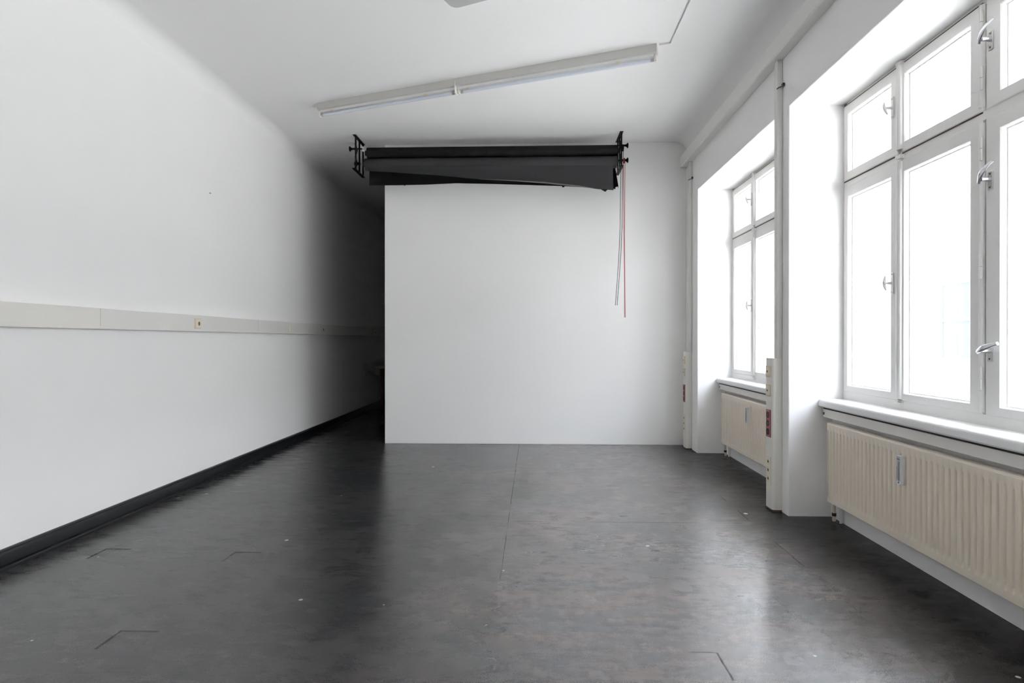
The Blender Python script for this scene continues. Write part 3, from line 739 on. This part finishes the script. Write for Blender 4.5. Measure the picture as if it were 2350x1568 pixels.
def chain(label, m, x_top, z_top, path, gap, y):
    t = B()
    for s in (-1, 1):
        n = 135; P_ = []
        for k in range(n+1):
            v = k/n; z = z_top + (path[-1][1]-z_top)*v
            # interpolate x along path
            x = path[-1][0]
            for (xa, za), (xb, zb_) in zip(path, path[1:]):
                if zb_ <= z <= za: x = xa + (xb-xa)*(za-z)/(za-zb_); break
            g = gap(v)
            P_.append(Vector((x+s*g, y, z)))
        for p in P_:
            bmesh.ops.create_icosphere(t, subdivisions=1, radius=.0050, matrix=Matrix.Translation(p))
        tube(t, P_[::6] + [P_[-1]], .0020, 4)
    o = obj('bead_chain', t, m, smooth=True); tag(o, label, 'chain', 'bead chains beside the partition')
chain('black looped bead chain hanging left of the red one', 'chain_black', .972, 3.29, [(.972, 3.29), (.962, 2.9), (.957, 2.44), (.945, 2.15), (.932, 1.95), (.905, 1.583)], lambda v: .0105 if v < .5 else .0105-.002*(v-.5), 6.735)
chain('red looped bead chain hanging lowest', 'chain_red', .987, 3.155, [(.987, 3.155), (.988, 2.4), (.992, 1.95), (.996, 1.449)], lambda v: .008*max(.12, abs(v-.72)/.72) + .001, 6.715)

# ------------------------------------------------------------------ fluorescent light
A = Vector((-2.071, 5.737, 0)); Bv = Vector((.934, 4.668, 0)); dv = (Bv-A); Ln = dv.length; ang = math.atan2(dv.y, dv.x)
fx = thing('fluorescent_light', 'long double fluorescent ceiling light hung at an angle', 'ceiling light', (A.x, A.y, CZ)); fx.rotation_euler.z = ang
bm = B(); prism(bm, [(0.0, 0), (0.0, -.012), (.004, -.058), (.030, -.066), (.062, -.066), (.088, -.058), (.092, -.012), (.092, 0)], 'x', 0.012, Ln-.004); obj('housing', bm, 'lamp_body', fx)
bm = B(); prism(bm, [(.020, -.064), (.024, -.084), (.068, -.084), (.072, -.064)], 'x', .03, Ln-.03); obj('reflector_strip', bm, 'lamp_reflector', fx)
half = Ln*.465
for a, b in ((.03, half-.03), (half+.03, Ln-.03)):
    bm = B(); tube(bm, [(a, .046, -.103), (b, .046, -.103)], .013, 16); tb_ = tag(obj('tube', bm, 'tube_glass', fx, smooth=True), 'unlit bluish tube')
    for e in ((a, a+.025), (b-.025, b)):
        bm = B(); tube(bm, [(e[0], .046, -.103), (e[1], .046, -.103)], .0136, 12); obj('tube_cap', bm, 'plate_metal', tb_, smooth=True)
for a in (.012, Ln-.018):
    bm = B(); box(bm, a-.006, a+.010, .030, .062, -.122, -.060, .003, 1); obj('lamp_holder', bm, 'duct_plastic_old', fx)
bm = B(); box(bm, half-.012, half-.004, .0, .062, -.122, -.004, .002, 1); box(bm, half+.004, half+.016, .030, .062, -.120, -.06, .002, 1); obj('lamp_holder', bm, 'duct_plastic_old', fx)
for a in (.17, 1.17, 1.58, 2.88):
    bm = B(); box(bm, a-.012, a+.012, .016, .046, -.090, -.078, .002, 1); obj('starter_clip', bm, 'socket_beige', fx)
bm = B(); P0 = Vector((.955, 4.685, CZ-.006)); P1 = Vector((1.040, 4.659, CZ-.006))
for a, b in ((P0, P1), (P1, Vector((1.040, -2.4, CZ-.006)))):
    d = (b-a).normalized(); n_ = Vector((-d.y, d.x, 0))*.008
    vs = [a-n_, a+n_, b+n_, b-n_]
    lo = [bm.verts.new((v.x, v.y, CZ-.013)) for v in vs]; hi = [bm.verts.new((v.x, v.y, CZ)) for v in vs]
    bm.faces.new(lo); bm.faces.new(hi[::-1])
    for k in range(4): bm.faces.new((lo[k], hi[k], hi[(k+1) % 4], lo[(k+1) % 4]))
tag(obj('cable_conduit', bm, 'ceiling_paint'), 'slim white conduit bending across the ceiling to the light', 'conduit')

# rounded pale fitting whose corner shows at the top edge
lp = B(); c = Vector((-.523, 3.955)); d1 = Vector((-.39, -.92)).normalized(); d2 = Vector((.86, -.50)).normalized()
d2 = (d2 - d1*d1.dot(d2)).normalized(); rr = .05; Lx, Ly = .62, .62
pts = []
for cx, cy, a0 in ((rr, rr, PI), (Lx-rr, rr, 1.5*PI), (Lx-rr, Ly-rr, 0), (rr, Ly-rr, .5*PI)):
    for k in range(7):
        a = a0 + k/6*PI/2; pts.append((cx+rr*math.cos(a), cy+rr*math.sin(a)))
prism(lp, [tuple(c + d1*p[0] + d2*p[1]) for p in pts], 'z', CZ-.10, CZ)
tag(obj('ceiling_fitting', lp, 'dull_grey', smooth=True), 'pale grey ceiling fitting, rounded corner at the top edge', 'ceiling light')

# ------------------------------------------------------------------ street outside
bm = B(); box(bm, 2.5, 40, -30, 45, -1.2, -1.0)
tag(obj('street', bm, 'street_stone'), 'pale street paving outside the windows', 'street', kind='structure')
fc = thing('house_across', 'pale house front across the street seen through the window glass', 'building', (13, 19, -1))
def fo(n, bm_, m):
    bmesh.ops.translate(bm_, verts=bm_.verts[:], vec=-Vector(fc.location)); return obj(n, bm_, m, fc)
bm = B(); box(bm, 13, 14, -25, 45, -1, 6.9); fo('wall', bm, 'facade_plaster')
for i in range(-6, 9):
    y = 18.55 + i*3.2
    for z in (.62,):
        bm = B(); box(bm, 12.97, 13.02, y, y+1.35, z, z+2.35, .01, 1); w_ = fo('window', bm, 'facade_pane')
        bm = B(); 
        for (p, q_) in ((y-.05, y+.05), (y+.64, y+.71), (y+1.30, y+1.40)): box(bm, 12.95, 13.01, p, q_, z-.05, z+2.4)
        for (p, q_) in ((z-.05, z+.03), (z+1.15, z+1.25), (z+2.3, z+2.4)): box(bm, 12.952, 13.012, y, y+1.35, p, q_)
        bmesh.ops.translate(bm, verts=bm.verts[:], vec=-Vector(fc.location)); obj('window_frame', bm, 'facade_plaster', w_)
